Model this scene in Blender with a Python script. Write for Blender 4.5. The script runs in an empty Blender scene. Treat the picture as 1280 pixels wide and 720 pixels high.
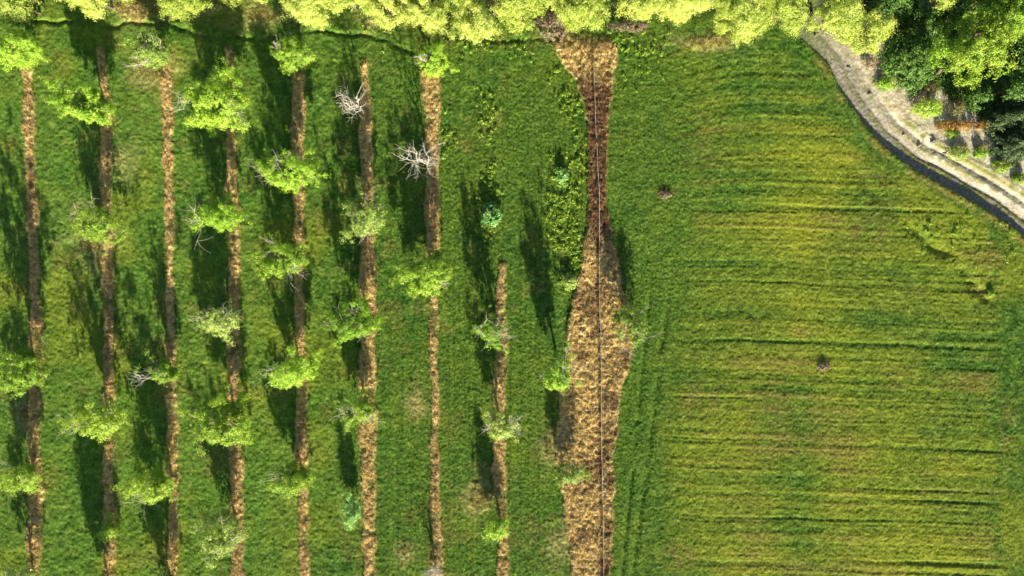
import bpy, math, random
import numpy as np
from mathutils import Vector

# ---------------------------------------------------------------- basics
scene = bpy.context.scene
COL = scene.collection
CAMH = 85.0                       # drone height in metres; 10 photo pixels = 1 m on the ground
R = math.radians
SUN_EL, SUN_AZ = 17.5, math.atan2(0.17, -0.985)      # azimuth measured from +Y towards +X
rng = np.random.default_rng(7)
random.seed(7)

def tag(o, label=None, cat=None, group=None, kind=None):
    if label: o['label'] = label
    if cat: o['category'] = cat
    if group: o['group'] = group
    if kind: o['kind'] = kind
    return o

def world(px, py, z=0.0):
    """ground-plan point that the photo shows at pixel px, py when it is z metres up"""
    k = (CAMH - z) / CAMH / 10.0
    return (px - 640) * k, (360 - py) * k

# ---------------------------------------------------------------- noise
def hsh(ix, iy, seed):
    with np.errstate(over='ignore'):
        h = ix.astype(np.uint32) * np.uint32(374761393) + iy.astype(np.uint32) * np.uint32(668265263) + np.uint32(seed * 2246822519 % 4294967296)
        h = (h ^ (h >> np.uint32(13))) * np.uint32(1274126177)
        h = (h ^ (h >> np.uint32(16))) * np.uint32(2246822519)
        h ^= h >> np.uint32(15)
    return (h & np.uint32(0xFFFFFF)).astype(np.float32) / 16777215.0

def vn(X, Y, sx, sy, seed):
    x = X / sx + 5000.0; y = Y / sy + 5000.0
    ix = np.floor(x).astype(np.int64); iy = np.floor(y).astype(np.int64)
    fx = (x - ix).astype(np.float32); fy = (y - iy).astype(np.float32)
    fx = fx * fx * (3 - 2 * fx); fy = fy * fy * (3 - 2 * fy)
    a = hsh(ix, iy, seed); b = hsh(ix + 1, iy, seed); c = hsh(ix, iy + 1, seed); d = hsh(ix + 1, iy + 1, seed)
    return (a * (1 - fx) + b * fx) * (1 - fy) + (c * (1 - fx) + d * fx) * fy

def fbm(X, Y, s, seed, n=3, sy=None):
    t = 0; w = 0; sy = sy or s
    for k in range(n):
        a = 0.5 ** k
        t = t + a * vn(X, Y, s * a, sy * a, seed + 17 * k); w += a
    return t / w

def sm(a, b, x):
    t = np.clip((x - a) / (b - a), 0, 1)
    return t * t * (3 - 2 * t)

def polydist(U, V, pts):
    """distance and side (positive right-hand / above in the photo) to a polyline, in photo pixels"""
    best = np.full(U.shape, 1e9, np.float32); side = np.zeros(U.shape, np.float32)
    for (x0, y0), (x1, y1) in zip(pts[:-1], pts[1:]):
        dx, dy = x1 - x0, y1 - y0; L = dx * dx + dy * dy
        t = np.clip(((U - x0) * dx + (V - y0) * dy) / L, 0, 1)
        qx = U - (x0 + t * dx); qy = V - (y0 + t * dy)
        d = np.sqrt(qx * qx + qy * qy)
        m = d < best
        best = np.where(m, d, best)
        side = np.where(m, np.sign(dx * (-qy) + dy * qx), side)
    return best, side

# ---------------------------------------------------------------- layout, in photo pixels
V9 = [45, 60, 80, 100, 130, 160, 200, 240, 280, 320, 350, 380, 410, 440, 470, 500, 560, 600, 640, 680, 720]
L9 = [688, 692, 703, 720, 729, 733, 735, 736, 732, 726, 722, 715, 708, 704, 700, 697, 694, 698, 703, 710, 716]
R9 = [762, 775, 773, 769, 763, 761, 760, 760, 765, 772, 778, 787, 795, 791, 785, 778, 769, 768, 767, 767, 766]
STRIPS = [  # v knots, centre u, half width, first v
    ([60, 250, 400, 620, 720], [34, 39, 43, 44, 43], [8, 7, 8, 11, 10], 50),
    ([60, 130, 300, 500, 720], [125, 132, 134, 136, 137], [5, 7, 8, 8, 9], 58),
    ([65, 90, 300, 480, 720], [207, 209, 212, 215, 217], [10, 8, 5.5, 7, 7], 62),
    ([60, 130, 300, 500, 720], [286, 288, 292, 294, 296], [6, 8, 7, 9, 9], 58),
    ([85, 200, 400, 560, 720], [373, 373, 375, 377, 380], [8, 9, 7, 8, 6], 84),
    ([78, 200, 330, 500, 720], [455, 458, 459, 460, 462], [6, 8, 11, 11, 9], 76),
    ([90, 140, 300, 400, 520, 650, 720], [536, 540, 541, 542, 543, 544, 547], [11, 11, 8, 5.5, 5, 8, 9], 90),
    ([330, 430, 560, 640, 720], [627, 626, 624, 627, 628], [5, 8, 9, 8, 7], 330),
]
STEP = [(1003, 50), (1016, 62), (1036, 82), (1050, 112), (1075, 148), (1100, 178), (1140, 210), (1180, 232), (1220, 254), (1255, 275), (1290, 303), (1420, 380), (1700, 520)]
DITCH = [[(-60, 24), (60, 27), (125, 28), (148, 33), (165, 28), (222, 27)], [(190, 20), (222, 36), (250, 46), (330, 49), (372, 39), (450, 41), (485, 48), (515, 66)], [(555, 44), (600, 50), (655, 50), (690, 46), (720, 56)]]

def masks(X, Y):
    U = 640 + 10 * X; V = 360 - 10 * Y
    Z = np.zeros(U.shape, np.float32)
    wob = (fbm(X, Y, 0.9, 3) - .5) * 5
    dry = Z.copy(); edge = Z.copy()
    for vk, cu, hw, v0 in STRIPS:
        c = np.interp(V, vk, cu); w = np.interp(V, vk, hw)
        c = c + (vn(X * 0, Y, 1, 3.2, 55 + int(cu[0])) - .5) * 3
        w = w * (0.68 + .42 * vn(X * 0, Y, 1, 2.3, 91 + int(cu[0])))
        m = sm(-1.8, 2.6, w - np.abs(U - c) + wob * .9) * (1 - .55 * sm(.60, .75, fbm(X, Y, 1.6, 56))) * sm(v0 - 4, v0 + 5, V + wob * 2)
        dry = np.maximum(dry, m)
        e = np.exp(-((U - (c - w)) / 2.0) ** 2) * sm(v0, v0 + 8, V)
        edge = np.maximum(edge, e)
    l = np.interp(V, V9, L9); r = np.interp(V, V9, R9)
    wide = sm(-1.5, 2, np.minimum(U - l - 1, r - U - 2) + wob * 1.3 + (fbm(X, Y, 3, 57) - .5) * 8) * sm(38, 60, V + wob * 2)
    dry = np.maximum(dry, wide)
    # odd dry patches in the orchard grass
    for pu, pv, ru, rv, s in ((195, 85, 30, 22, .6), (115, 300, 28, 45, .45), (600, 620, 22, 30, .5), (520, 500, 14, 25, .35), (685, 560, 12, 30, .4), (700, 680, 28, 28, .3), (170, 12, 40, 16, .75), (700, 30, 22, 22, .55), (880, 52, 45, 12, .55), (30, 520, 14, 26, .4), (150, 200, 25, 30, .3), (470, 30, 30, 14, .35), (505, 690, 12, 18, .4), (330, 20, 50, 20, .4), (240, 12, 60, 12, .4)):
        g = np.exp(-((U - pu) / ru) ** 2 - ((V - pv) / rv) ** 2)
        dry = np.maximum(dry, s * g * sm(.25, .6, fbm(X, Y, 1.3, 41) * .7 + g * .3))
    # field to the right
    fl = np.interp(V, [40, 70, 150, 250, 350, 450, 600, 720], [870, 850, 828, 845, 862, 850, 832, 830])
    field = sm(-50, 90, U - fl + (fbm(X, Y, 7, 8) - .5) * 110) * (1 - sm(1232, 1262, U + (fbm(X, Y, 5, 9) - .5) * 30))
    ds, side = polydist(U, V, STEP)
    sd = ds * side                      # + on the track side
    field = field * sm(8, 40, -sd + 0 * U) * sm(40, 52, V)
    trk = sm(-1.0, 1.0, sd + wob * .4) * sm(985, 1005, U + (60 - V) * .3) * sm(-70, 120, V + U - 1040)
    # diagonal headland line and bright triangle
    dd, s2 = polydist(U, V, [(1060, 205), (1095, 245), (1130, 280), (1180, 318), (1236, 372)])
    diag = np.exp(-(dd / 8.0) ** 2) * sm(.2, .7, fbm(X, Y, 2.4, 77)) * (.3 + .7 * sm(1120, 1170, U))
    tri = sm(4, 16, dd * s2) * sm(6, 20, -sd) * (1 - sm(1225, 1245, U)) * sm(1100, 1140, U)
    # sloping streak coordinate of the field
    curve = sm(330, 60, V) * (np.clip(965 - U, 0, 200) / 100.0) ** 2 * 20.0 - sm(480, 700, V) * (np.clip(900 - U, 0, 200) / 100.0) ** 2 * 14
    SV = V - 0.032 * (U - 850) - curve + (vn(X, Y, 16, 16, 5) - .5) * 5 + (vn(X, Y, 3.5, 3.5, 6) - .5) * 2.2
    st1 = vn(U, SV, 210, 5.0, 21); st2 = vn(U, SV, 120, 2.6, 22); st3 = vn(U, SV, 330, 17, 23)
    groove = sm(.66, .9, vn(U, SV, 420, 6.5, 31)) * sm(.15, .6, vn(U, SV, 190, 11, 33))
    pat = fbm(X, Y, 9, 61)
    yel = field * np.clip(.42 + .14 * sm(860, 1000, U) - .35 * sm(880, 960, U) * sm(190, 120, V) + .55 * (st3 - .5) + .32 * (st1 - .5) + .16 * (st2 - .5) + 1.2 * (pat - .5) - .3 * groove, 0, 1)
    brn = field * sm(.55, .85, st1 * .3 + st3 * .3 + fbm(X, Y, 6, 63) * .5) * .8
    for pu, pv, rr in ((832, 243, 12), (1030, 458, 8), (1080, 290, 26), (1240, 368, 7), (1258, 530, 9), (875, 500, 25), (850, 695, 22)):
        g = np.exp(-(((U - pu) / rr) ** 2 + ((V - pv) / (rr * .7 if rr != 9 else 32)) ** 2))
        brn = np.maximum(brn, g * sm(.3, .6, fbm(X, Y, 1.1, 64)) * .9)
    # vertical machine lines of the headland and of the orchard alleys
    head = sm(762, 772, U) * (1 - field) * (1 - sm(900, 940, U)) * (1 - dry)
    vl = np.abs(((U - 5 * (V - 400) / 320) - 812)) 
    tram = (np.exp(-((U - (828 - (V - 430) * .13)) / 4) ** 2) + np.exp(-((U - (806 - (V - 430) * .1)) / 3) ** 2)) * sm(300, 420, V) * sm(.2, .5, fbm(X, Y, 3, 13))
    orch = 1 - sm(745, 765, U)
    mow = vn(X, Y, .32, 14, 14)
    far = sm(30, 36, np.abs(Y)) * 0
    return dict(U=U, V=V, dry=dry, wide=wide, edge=edge, field=field, sd=sd, ds=ds, trk=trk, diag=diag, tri=tri, groove=groove, st1=st1, st2=st2, yel=yel,
                brn=brn, head=head, tram=tram, orch=orch, mow=mow, SV=SV, wob=wob)

def ditch_of(U, V, wobx):
    t = np.zeros(U.shape, np.float32)
    for d in DITCH:
        a, s = polydist(U, V + wobx, d)
        t = np.maximum(t, np.exp(-(a / 3.2) ** 2))
    return t

def height(X, Y, M, fine=True):
    U, V = M['U'], M['V']
    h = (fbm(X, Y, 28, 2, 2) - .5) * .5
    calm = 1 - M['trk']
    if fine:
        n1 = vn(X, Y, .34, .34, 101); n2 = vn(X, Y, .19, .19, 102); n3 = fbm(X, Y, 1.3, 103)
        g = (n1 - .5) * .055 + (n2 - .5) * .065 + (n3 - .5) * .08
        left = 1 - sm(380, 560, U)
        # diagonal combed clumps on the left, from wind and mowing
        A = (X * .62 + Y * .78); B = (-X * .78 + Y * .62)
        g = g * (1 - .35 * left) + left * ((vn(A + fbm(X, Y, 4, 140) * 3, B, .28, .7, 104) - .5) * .04 + (n1 - .5) * .04 + (fbm(X, Y, 2.2, 105) - .5) * .16)
        g = g + M['orch'] * (1 - left) * (M['mow'] - .5) * .12
        g = g + M['field'] * ((M['st2'] - .5) * .035 + (M['st1'] - .5) * .06 - M['groove'] * .085)
        h = h + g * calm * (1 - .5 * M['dry'])
        # dry unmown strips stand proud of the mown grass, clumpy
        wobx = M['wob'] * .12
        c1 = vn(X + wobx, Y, .50, .50, 110); c2 = vn(X, Y, .36, .36, 111)
        h = h + M['dry'] * (.12 + (.16 + .10 * M['wide']) * (1 - np.abs(2 * c1 - 1)) * 1.0 + .16 * (c2 - .5)) - M['edge'] * .10
        h = h - M['diag'] * .45 - M['tram'] * .20
        h = h - (.08 + .26 * vn(X, Y, 2, 2, 141)) * ditch_of(U, V, M['wob'] * 1.0 + (vn(X, Y, 3, 3, 145) - .5) * 6) * sm(.1, .5, fbm(X, Y, 4, 143)) * (1 - .4 * M['dry'])
        # thin slot beside the pipe in the wide strip
        pc = np.interp(V, [60, 240, 400, 720], [741, 748, 750, 754]) - 2.2
        h = h - M['wide'] * (.06 + .26 * vn(X * 0, Y, 1, 1.4, 146)) * np.exp(-((U - pc) / 1.6) ** 2)
    sd = M['sd']
    # farm track cut below the field edge, rising again to the yard
    prof = -(.18 + .34 * sm(1010, 1120, U)) * (.85 + .3 * vn(X, Y, 2.5, 2.5, 142)) * sm(-1.5, 1.5, sd) * (1 - .72 * sm(10, 46, sd))
    ruts = 0
    for c, w, d in ((5, 4, .06), (19, 2.6, .17), (27, 2.6, -.08), (35, 3.0, .16), (45, 2.5, -.05)):
        ruts = ruts - d * np.exp(-((sd + (vn(X, Y, 3, 3, 130) - .5) * 3 - c) / w) ** 2)
    lowr = sm(1060, 1200, U)
    h = h + M['trk'] * (prof + ruts * (.5 + .8 * lowr))
    if fine:
        h = h + M['trk'] * ((vn(X, Y, .25, .25, 131) - .5) * .045 + (fbm(X, Y, 1.2, 132) - .5) * .10)
        h = h + .10 * np.exp(-((sd + 5) / 4) ** 2) * sm(1000, 1030, U)
    return h

# ---------------------------------------------------------------- mesh helpers
def np_mesh(name, verts, quads=None, tris=None, smooth=False, attrs=None, mat=None, parent=None, mats=None, matidx=None):
    me = bpy.data.meshes.new(name)
    nq = 0 if quads is None else len(quads); nt = 0 if tris is None else len(tris)
    me.vertices.add(len(verts)); me.vertices.foreach_set('co', np.ascontiguousarray(verts, np.float32).ravel())
    me.loops.add(nq * 4 + nt * 3); me.polygons.add(nq + nt)
    li = []; st = []
    if nq: li.append(np.asarray(quads, np.int32).ravel()); st.append(np.arange(nq) * 4)
    if nt: li.append(np.asarray(tris, np.int32).ravel()); st.append(nq * 4 + np.arange(nt) * 3)
    me.loops.foreach_set('vertex_index', np.concatenate(li).astype(np.int32))
    me.polygons.foreach_set('loop_start', np.concatenate(st).astype(np.int32))
    if matidx is not None: me.polygons.foreach_set('material_index', matidx.astype(np.int32))
    me.update(calc_edges=True)
    me.polygons.foreach_set('use_smooth', np.full(nq + nt, smooth))
    for k, a in (attrs or {}).items():
        if a.ndim == 1:
            at = me.attributes.new(k, 'FLOAT', 'POINT'); at.data.foreach_set('value', a.astype(np.float32))
        else:
            at = me.attributes.new(k, 'FLOAT_COLOR', 'POINT'); at.data.foreach_set('color', a.astype(np.float32).ravel())
    for m in (mats or ([mat] if mat else [])): me.materials.append(m)
    o = bpy.data.objects.new(name, me); COL.objects.link(o)
    if parent: o.parent = parent
    return o

# ---------------------------------------------------------------- materials
def nodes_of(name):
    m = bpy.data.materials.new(name); m.use_nodes = True
    nt = m.node_tree; nt.nodes.clear()
    return m, nt, nt.nodes, nt.links

class NB:
    def __init__(s, nt): s.nt = nt; s.n = nt.nodes; s.l = nt.links
    def new(s, t, **k):
        x = s.n.new(t)
        for a, b in k.items(): setattr(x, a, b)
        return x
    def con(s, v, sock):
        if isinstance(v, (int, float)): sock.default_value = v
        elif isinstance(v, tuple): sock.default_value = v if len(v) == len(sock.default_value) else (*v, 1)
        else: s.l.new(v, sock)
    def mix(s, f, a, b, mode='MIX'):
        x = s.new('ShaderNodeMix', data_type='RGBA', blend_type=mode)
        s.con(f, x.inputs[0]); s.con(a, x.inputs[6]); s.con(b, x.inputs[7]); return x.outputs[2]
    def math(s, op, a, b=0.0, c=None):
        x = s.new('ShaderNodeMath', operation=op); s.con(a, x.inputs[0]); s.con(b, x.inputs[1])
        if c is not None: s.con(c, x.inputs[2])
        return x.outputs[0]
    def noise(s, scale, detail=3, vec=None, rough=.55):
        x = s.new('ShaderNodeTexNoise'); x.inputs['Scale'].default_value = scale; x.inputs['Detail'].default_value = detail; x.inputs['Roughness'].default_value = rough
        if vec is not None: s.l.new(vec, x.inputs['Vector'])
        return x.outputs['Fac']
    def ramp(s, f, stops):
        x = s.new('ShaderNodeValToRGB'); e = x.color_ramp.elements
        while len(e) > 1: e.remove(e[-1])
        e[0].position = stops[0][0]; e[0].color = (*stops[0][1], 1)
        for p, c in stops[1:]:
            q = e.new(p); q.color = (*c, 1)
        s.con(f, x.inputs[0]); return x.outputs[0]
    def rng(s, v, a, b, c=0.0, d=1.0):
        x = s.new('ShaderNodeMapRange'); s.con(v, x.inputs[0])
        for i, k in enumerate((a, b, c, d)): x.inputs[i + 1].default_value = k
        return x.outputs[0]

def ground_material(name, blades=False):
    m, nt, _, L = nodes_of(name); b = NB(nt)
    geo = b.new('ShaderNodeNewGeometry').outputs['Position']
    a1 = b.new('ShaderNodeAttribute', attribute_name='m1'); a2 = b.new('ShaderNodeAttribute', attribute_name='m2')
    s1 = b.new('ShaderNodeSeparateColor'); L.new(a1.outputs['Color'], s1.inputs[0])
    s2 = b.new('ShaderNodeSeparateColor'); L.new(a2.outputs['Color'], s2.inputs[0])
    dry, yel, brn = s1.outputs; gry, pale, lush = s2.outputs
    nf = b.noise(3.6, 4, geo, .85); nm = b.noise(.9, 4, geo, .6); nb = b.noise(.16, 3, geo)
    green = b.ramp(b.math('ADD', b.math('MULTIPLY', nf, .48), b.math('MULTIPLY', nm, .52)),
                   [(.34, (.014, .040, .010)), (.46, (.040, .100, .016)), (.57, (.095, .178, .028)), (.68, (.260, .330, .075))])
    sx = b.new('ShaderNodeSeparateXYZ'); L.new(geo, sx.inputs[0])
    lf = b.rng(b.math('ADD', sx.outputs[0], b.math('MULTIPLY', nb, 20)), -22, -6, .75, 0)
    green = b.mix(lf, green, b.ramp(b.math('ADD', b.math('MULTIPLY', nf, .40), b.math('MULTIPLY', nm, .60)), [(.32, (.040, .095, .014)), (.47, (.084, .170, .026)), (.61, (.150, .250, .044)), (.72, (.280, .355, .085))]))
    green = b.mix(b.rng(nb, .40, .62, 0, .55), green, b.mix(1.0, green, (.62, .92, .80), 'MULTIPLY'))
    lushc = b.ramp(nf, [(.34, (.018, .050, .009)), (.49, (.054, .120, .015)), (.64, (.170, .250, .040))])
    c = b.mix(b.math('MULTIPLY', lush, .85), green, lushc)
    yc = b.ramp(b.math('ADD', b.math('MULTIPLY', nf, .6), b.math('MULTIPLY', nm, .4)),
                [(.28, (.125, .170, .016)), (.48, (.205, .245, .024)), (.64, (.285, .315, .036)), (.78, (.42, .41, .07))])
    c = b.mix(yel, c, yc)
    bc = b.ramp(nf, [(.3, (.085, .070, .022)), (.55, (.200, .170, .050)), (.75, (.320, .260, .110))])
    c = b.mix(b.math('MULTIPLY', brn, .8), c, bc)
    vor = b.new('ShaderNodeTexVoronoi'); vor.inputs['Scale'].default_value = 2.6; L.new(geo, vor.inputs['Vector'])
    nd = b.noise(2.1, 5, geo, .78)
    dc = b.ramp(b.math('ADD', b.math('MULTIPLY', nd, .7), b.math('MULTIPLY', nf, .3)),
                [(.34, (.060, .036, .024)), (.40, (.240, .165, .085)), (.47, (.470, .350, .165)), (.55, (.680, .540, .260)), (.68, (.85, .75, .46))])
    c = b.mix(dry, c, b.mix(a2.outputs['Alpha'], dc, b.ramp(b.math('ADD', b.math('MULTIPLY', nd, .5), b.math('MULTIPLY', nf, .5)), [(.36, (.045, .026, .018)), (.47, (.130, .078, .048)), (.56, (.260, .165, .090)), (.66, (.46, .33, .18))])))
    gc = b.ramp(b.math('ADD', b.math('MULTIPLY', nd, .5), b.math('MULTIPLY', nf, .5)), [(.38, (.10, .095, .085)), (.5, (.23, .215, .185)), (.62, (.42, .39, .33))])
    c = b.mix(gry, c, gc)
    pc = b.ramp(b.math('ADD', b.math('MULTIPLY', nm, .6), b.math('MULTIPLY', nf, .4)), [(.34, (.28, .23, .18)), (.48, (.52, .46, .38)), (.60, (.74, .68, .58))])
    c = b.mix(pale, c, pc)
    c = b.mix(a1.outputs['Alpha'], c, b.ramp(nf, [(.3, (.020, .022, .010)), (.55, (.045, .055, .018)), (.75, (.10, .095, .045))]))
    out = b.new('ShaderNodeOutputMaterial')
    if blades:
        rd = b.new('ShaderNodeAttribute', attribute_name='rnd').outputs['Fac']
        c = b.mix(1.0, c, b.ramp(rd, [(0, (.78, .8, .78)), (.5, (1.05, 1.05, .9)), (1, (1.4, 1.32, 1.05))]), 'MULTIPLY')
        d = b.new('ShaderNodeBsdfDiffuse'); t = b.new('ShaderNodeBsdfTranslucent'); L.new(c, d.inputs[0]); L.new(c, t.inputs[0])
        mx = b.new('ShaderNodeMixShader'); mx.inputs[0].default_value = .35
        L.new(d.outputs[0], mx.inputs[1]); L.new(t.outputs[0], mx.inputs[2]); L.new(mx.outputs[0], out.inputs[0])
    else:
        p = b.new('ShaderNodeBsdfPrincipled'); L.new(c, p.inputs['Base Color']); p.inputs['Roughness'].default_value = .95
        p.inputs['Specular IOR Level'].default_value = .1
        bp = b.new('ShaderNodeBump'); bp.inputs['Strength'].default_value = .6; bp.inputs['Distance'].default_value = .06
        L.new(b.noise(14, 3, geo, .7), bp.inputs['Height']); L.new(bp.outputs[0], p.inputs['Normal'])
        L.new(p.outputs[0], out.inputs[0])
    return m

def leaf_material(name, stops, trans=.3, tint=(1.25, 1.15, .55), gloss=True):
    m, nt, _, L = nodes_of(name); b = NB(nt)
    rd = b.new('ShaderNodeAttribute', attribute_name='rnd').outputs['Fac']
    oi = b.new('ShaderNodeObjectInfo').outputs['Random']
    geo = b.new('ShaderNodeNewGeometry').outputs['Position']
    n = b.noise(1.1, 2, geo)
    f = b.math('ADD', b.math('MULTIPLY', rd, .6), b.math('ADD', b.math('MULTIPLY', n, .35), b.math('MULTIPLY', oi, .26)))
    c = b.ramp(f, stops)
    p = b.new('ShaderNodeBsdfPrincipled'); L.new(c, p.inputs['Base Color']); p.inputs['Roughness'].default_value = .5
    p.inputs['Specular IOR Level'].default_value = .35 if gloss else .1
    t = b.new('ShaderNodeBsdfTranslucent'); L.new(b.mix(1.0, c, tint, 'MULTIPLY'), t.inputs[0])
    mx = b.new('ShaderNodeMixShader'); mx.inputs[0].default_value = trans
    L.new(p.outputs[0], mx.inputs[1]); L.new(t.outputs[0], mx.inputs[2])
    out = b.new('ShaderNodeOutputMaterial'); L.new(mx.outputs[0], out.inputs[0])
    return m

def bark_material(name, a, c, scale=6):
    m, nt, _, L = nodes_of(name); b = NB(nt)
    tc = b.new('ShaderNodeTexCoord').outputs['Object']
    n = b.noise(scale, 5, tc, .7)
    p = b.new('ShaderNodeBsdfPrincipled'); L.new(b.ramp(n, [(.3, a), (.7, c)]), p.inputs['Base Color']); p.inputs['Roughness'].default_value = .85
    bp = b.new('ShaderNodeBump'); bp.inputs['Strength'].default_value = .5; bp.inputs['Distance'].default_value = .02
    L.new(n, bp.inputs['Height']); L.new(bp.outputs[0], p.inputs['Normal'])
    out = b.new('ShaderNodeOutputMaterial'); L.new(p.outputs[0], out.inputs[0])
    return m

M_ground = ground_material('meadow_ground'); M_blade = ground_material('grass_blades', True)
ML = dict(
    orchard=leaf_material('orchard_leaves', [(.15, (.080, .180, .014)), (.5, (.225, .390, .032)), (.85, (.44, .60, .09))]),
    fresh=leaf_material('fresh_green_leaves', [(.15, (.085, .210, .012)), (.5, (.230, .430, .028)), (.85, (.44, .63, .08))]),
    grey=leaf_material('grey_green_leaves', [(.2, (.110, .200, .035)), (.5, (.250, .390, .070)), (.85, (.46, .58, .17))]),
    lime=leaf_material('lime_leaves', [(.2, (.140, .220, .028)), (.45, (.350, .470, .075)), (.8, (.60, .69, .21))], .42),
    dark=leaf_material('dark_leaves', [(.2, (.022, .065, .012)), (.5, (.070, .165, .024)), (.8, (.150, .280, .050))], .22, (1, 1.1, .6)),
    broad=leaf_material('broadleaf_leaves', [(.2, (.075, .170, .012)), (.5, (.190, .350, .026)), (.8, (.36, .50, .07))], .35),
    conifer=leaf_material('conifer_needles', [(.2, (.018, .045, .018)), (.5, (.050, .100, .038)), (.8, (.120, .190, .075))], .12, (1, 1.1, .7)),
    olive=leaf_material('olive_brown_leaves', [(.2, (.070, .075, .028)), (.5, (.150, .155, .055)), (.8, (.27, .26, .11))], .25),
    orange=leaf_material('rust_orange_leaves', [(.2, (.100, .045, .015)), (.5, (.270, .140, .035)), (.8, (.50, .33, .09))], .25),
    blue=leaf_material('blue_green_leaves', [(.2, (.055, .170, .040)), (.5, (.150, .360, .085)), (.8, (.36, .58, .18))], .3, (1, 1.1, .8)),
    straw=leaf_material('withered_stems', [(.2, (.10, .075, .055)), (.5, (.22, .17, .12)), (.8, (.36, .29, .20))], .2, (1, 1, 1)),
)
M_bark = bark_material('grey_bark', (.06, .05, .035), (.15, .125, .09))
M_pale = bark_material('bleached_wood', (.36, .34, .30), (.66, .63, .57), 9)
M_twig = bark_material('pale_grey_twigs', (.26, .24, .20), (.50, .47, .41), 9)
M_dead = bark_material('brown_dead_twigs', (.10, .07, .06), (.22, .16, .13))
M_stone = bark_material('field_stone', (.10, .09, .08), (.25, .23, .20), 5)
M_pipe = bark_material('weathered_pipe', (.30, .29, .28), (.55, .53, .50), 3)

# ---------------------------------------------------------------- ground sheet
STEPM = 0.1
fx = np.arange(-68, 68.01, STEPM); fy = np.arange(-40.5, 42.01, STEPM)
def spread(c, lim):
    g = []; d = .2; v = 0
    while v < lim: v += d; d *= 1.22; g.append(v)
    g = np.array(g); return np.concatenate([(c[0] - g)[::-1], c, c[-1] + g])
gx = spread(fx, 2500); gy = spread(fy, 2500)
GX, GY = np.meshgrid(gx, gy)
GX = GX.astype(np.float32); GY = GY.astype(np.float32)
MK = masks(GX, GY)
GZ = height(GX, GY, MK)
fade = sm(80, 45, np.maximum(np.abs(GX) - 10, np.abs(GY) + 8))
GZ = GZ * np.where(np.maximum(np.abs(GX) - 10, np.abs(GY) + 8) > 80, 0, fade)

def mask_cols(X, Y, M):
    U, V = M['U'], M['V']
    dry = M['dry'] * 1.0
    yel = M['yel'].copy()
    # brighter, yellower sward in parts of the orchard and by the headland triangle
    op = fbm(X, Y, 7, 201)
    yel = np.maximum(yel, M['orch'] * (1 - sm(380, 520, U)) * sm(.44, .70, op) * .45)
    yel = np.maximum(yel, M['orch'] * sm(380, 520, U) * (sm(.5, .8, op) * .25 + .3 * (M['mow'] - .5)))
    yel = np.maximum(yel, .08 + .25 * (fbm(X, Y, 3, 212) - .5))
    yel = np.maximum(yel, M['tri'] * .65)
    yel = np.maximum(yel, sm(1235, 1255, U) * sm(.45, .7, op) * .6 * (1 - M['trk']))
    brn = M['brn'].copy()
    brn = np.maximum(brn, M['orch'] * sm(.60, .75, fbm(X, Y, 2.6, 202)) * .35)
    brn = np.maximum(brn, np.exp(-((M['sd'] + 6) / 5) ** 2) * sm(.35, .6, fbm(X, Y, 1.5, 203)) * .9 * sm(1000, 1030, U))
    lush = np.clip(M['head'] * (.55 + .5 * (fbm(X, Y, 3, 204) - .5)) + M['orch'] * sm(450, 560, U) * sm(.35, .6, fbm(X, Y, 6, 205)) * .8 + M['diag'] + M['groove'] * .6 * M['field'], 0, 1)
    wd = np.exp(-((U - 708) / 16) ** 2) * sm(180, 210, V) * (1 - sm(350, 380, V)) + np.exp(-((U - 610) / 9) ** 2) * sm(105, 120, V) * (1 - sm(290, 310, V))
    lush = np.maximum(lush, wd)
    sd = M['sd']; lowr = sm(1050, 1170, U)
    gry = M['trk'] * (1 - sm(30, 44, sd))
    grassy = M['trk'] * np.clip(sum(np.exp(-((sd - c) / w) ** 2) for c, w in ((14, 3.0), (27.5, 3.6), (41, 4.5))), 0, 1) * (.55 + .45 * lowr) * sm(.26, .50, fbm(X, Y, .9, 206))
    pale = M['trk'] * sm(18, 34, sd + (fbm(X, Y, 3, 230) - .5) * 16) * (.75 + .4 * (fbm(X, Y, 2.5, 207) - .5))
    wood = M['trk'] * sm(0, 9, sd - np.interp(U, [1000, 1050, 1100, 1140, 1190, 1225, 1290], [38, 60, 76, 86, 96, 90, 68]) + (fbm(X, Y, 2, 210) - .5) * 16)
    gry = gry * (1 - grassy * .9); pale = pale * (1 - grassy * .85) * (1 - wood)
    brn = np.maximum(brn, M['trk'] * (1 - wood) * .5)
    dry = np.maximum(dry, M['trk'] * sm(18, 30, sd) * sm(.58, .7, fbm(X, Y, 2.2, 208)) * .45 * (1 - wood))
    yel = np.maximum(yel, grassy * .7)
    ctr = np.interp(V, [60, 240, 400, 720], [741, 748, 750, 754])
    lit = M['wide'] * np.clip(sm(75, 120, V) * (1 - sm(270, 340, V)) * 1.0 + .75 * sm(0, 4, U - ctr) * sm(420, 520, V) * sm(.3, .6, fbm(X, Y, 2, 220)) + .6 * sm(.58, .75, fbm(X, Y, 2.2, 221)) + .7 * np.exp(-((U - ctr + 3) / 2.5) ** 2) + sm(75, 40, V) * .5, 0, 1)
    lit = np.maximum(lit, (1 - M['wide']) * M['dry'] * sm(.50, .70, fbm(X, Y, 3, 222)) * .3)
    o = np.ones(X.shape, np.float32)
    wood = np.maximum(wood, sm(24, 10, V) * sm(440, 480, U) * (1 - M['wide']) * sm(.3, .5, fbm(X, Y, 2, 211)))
    return np.stack([dry, yel, brn, wood], -1), np.stack([gry, pale, lush, lit], -1)

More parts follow.
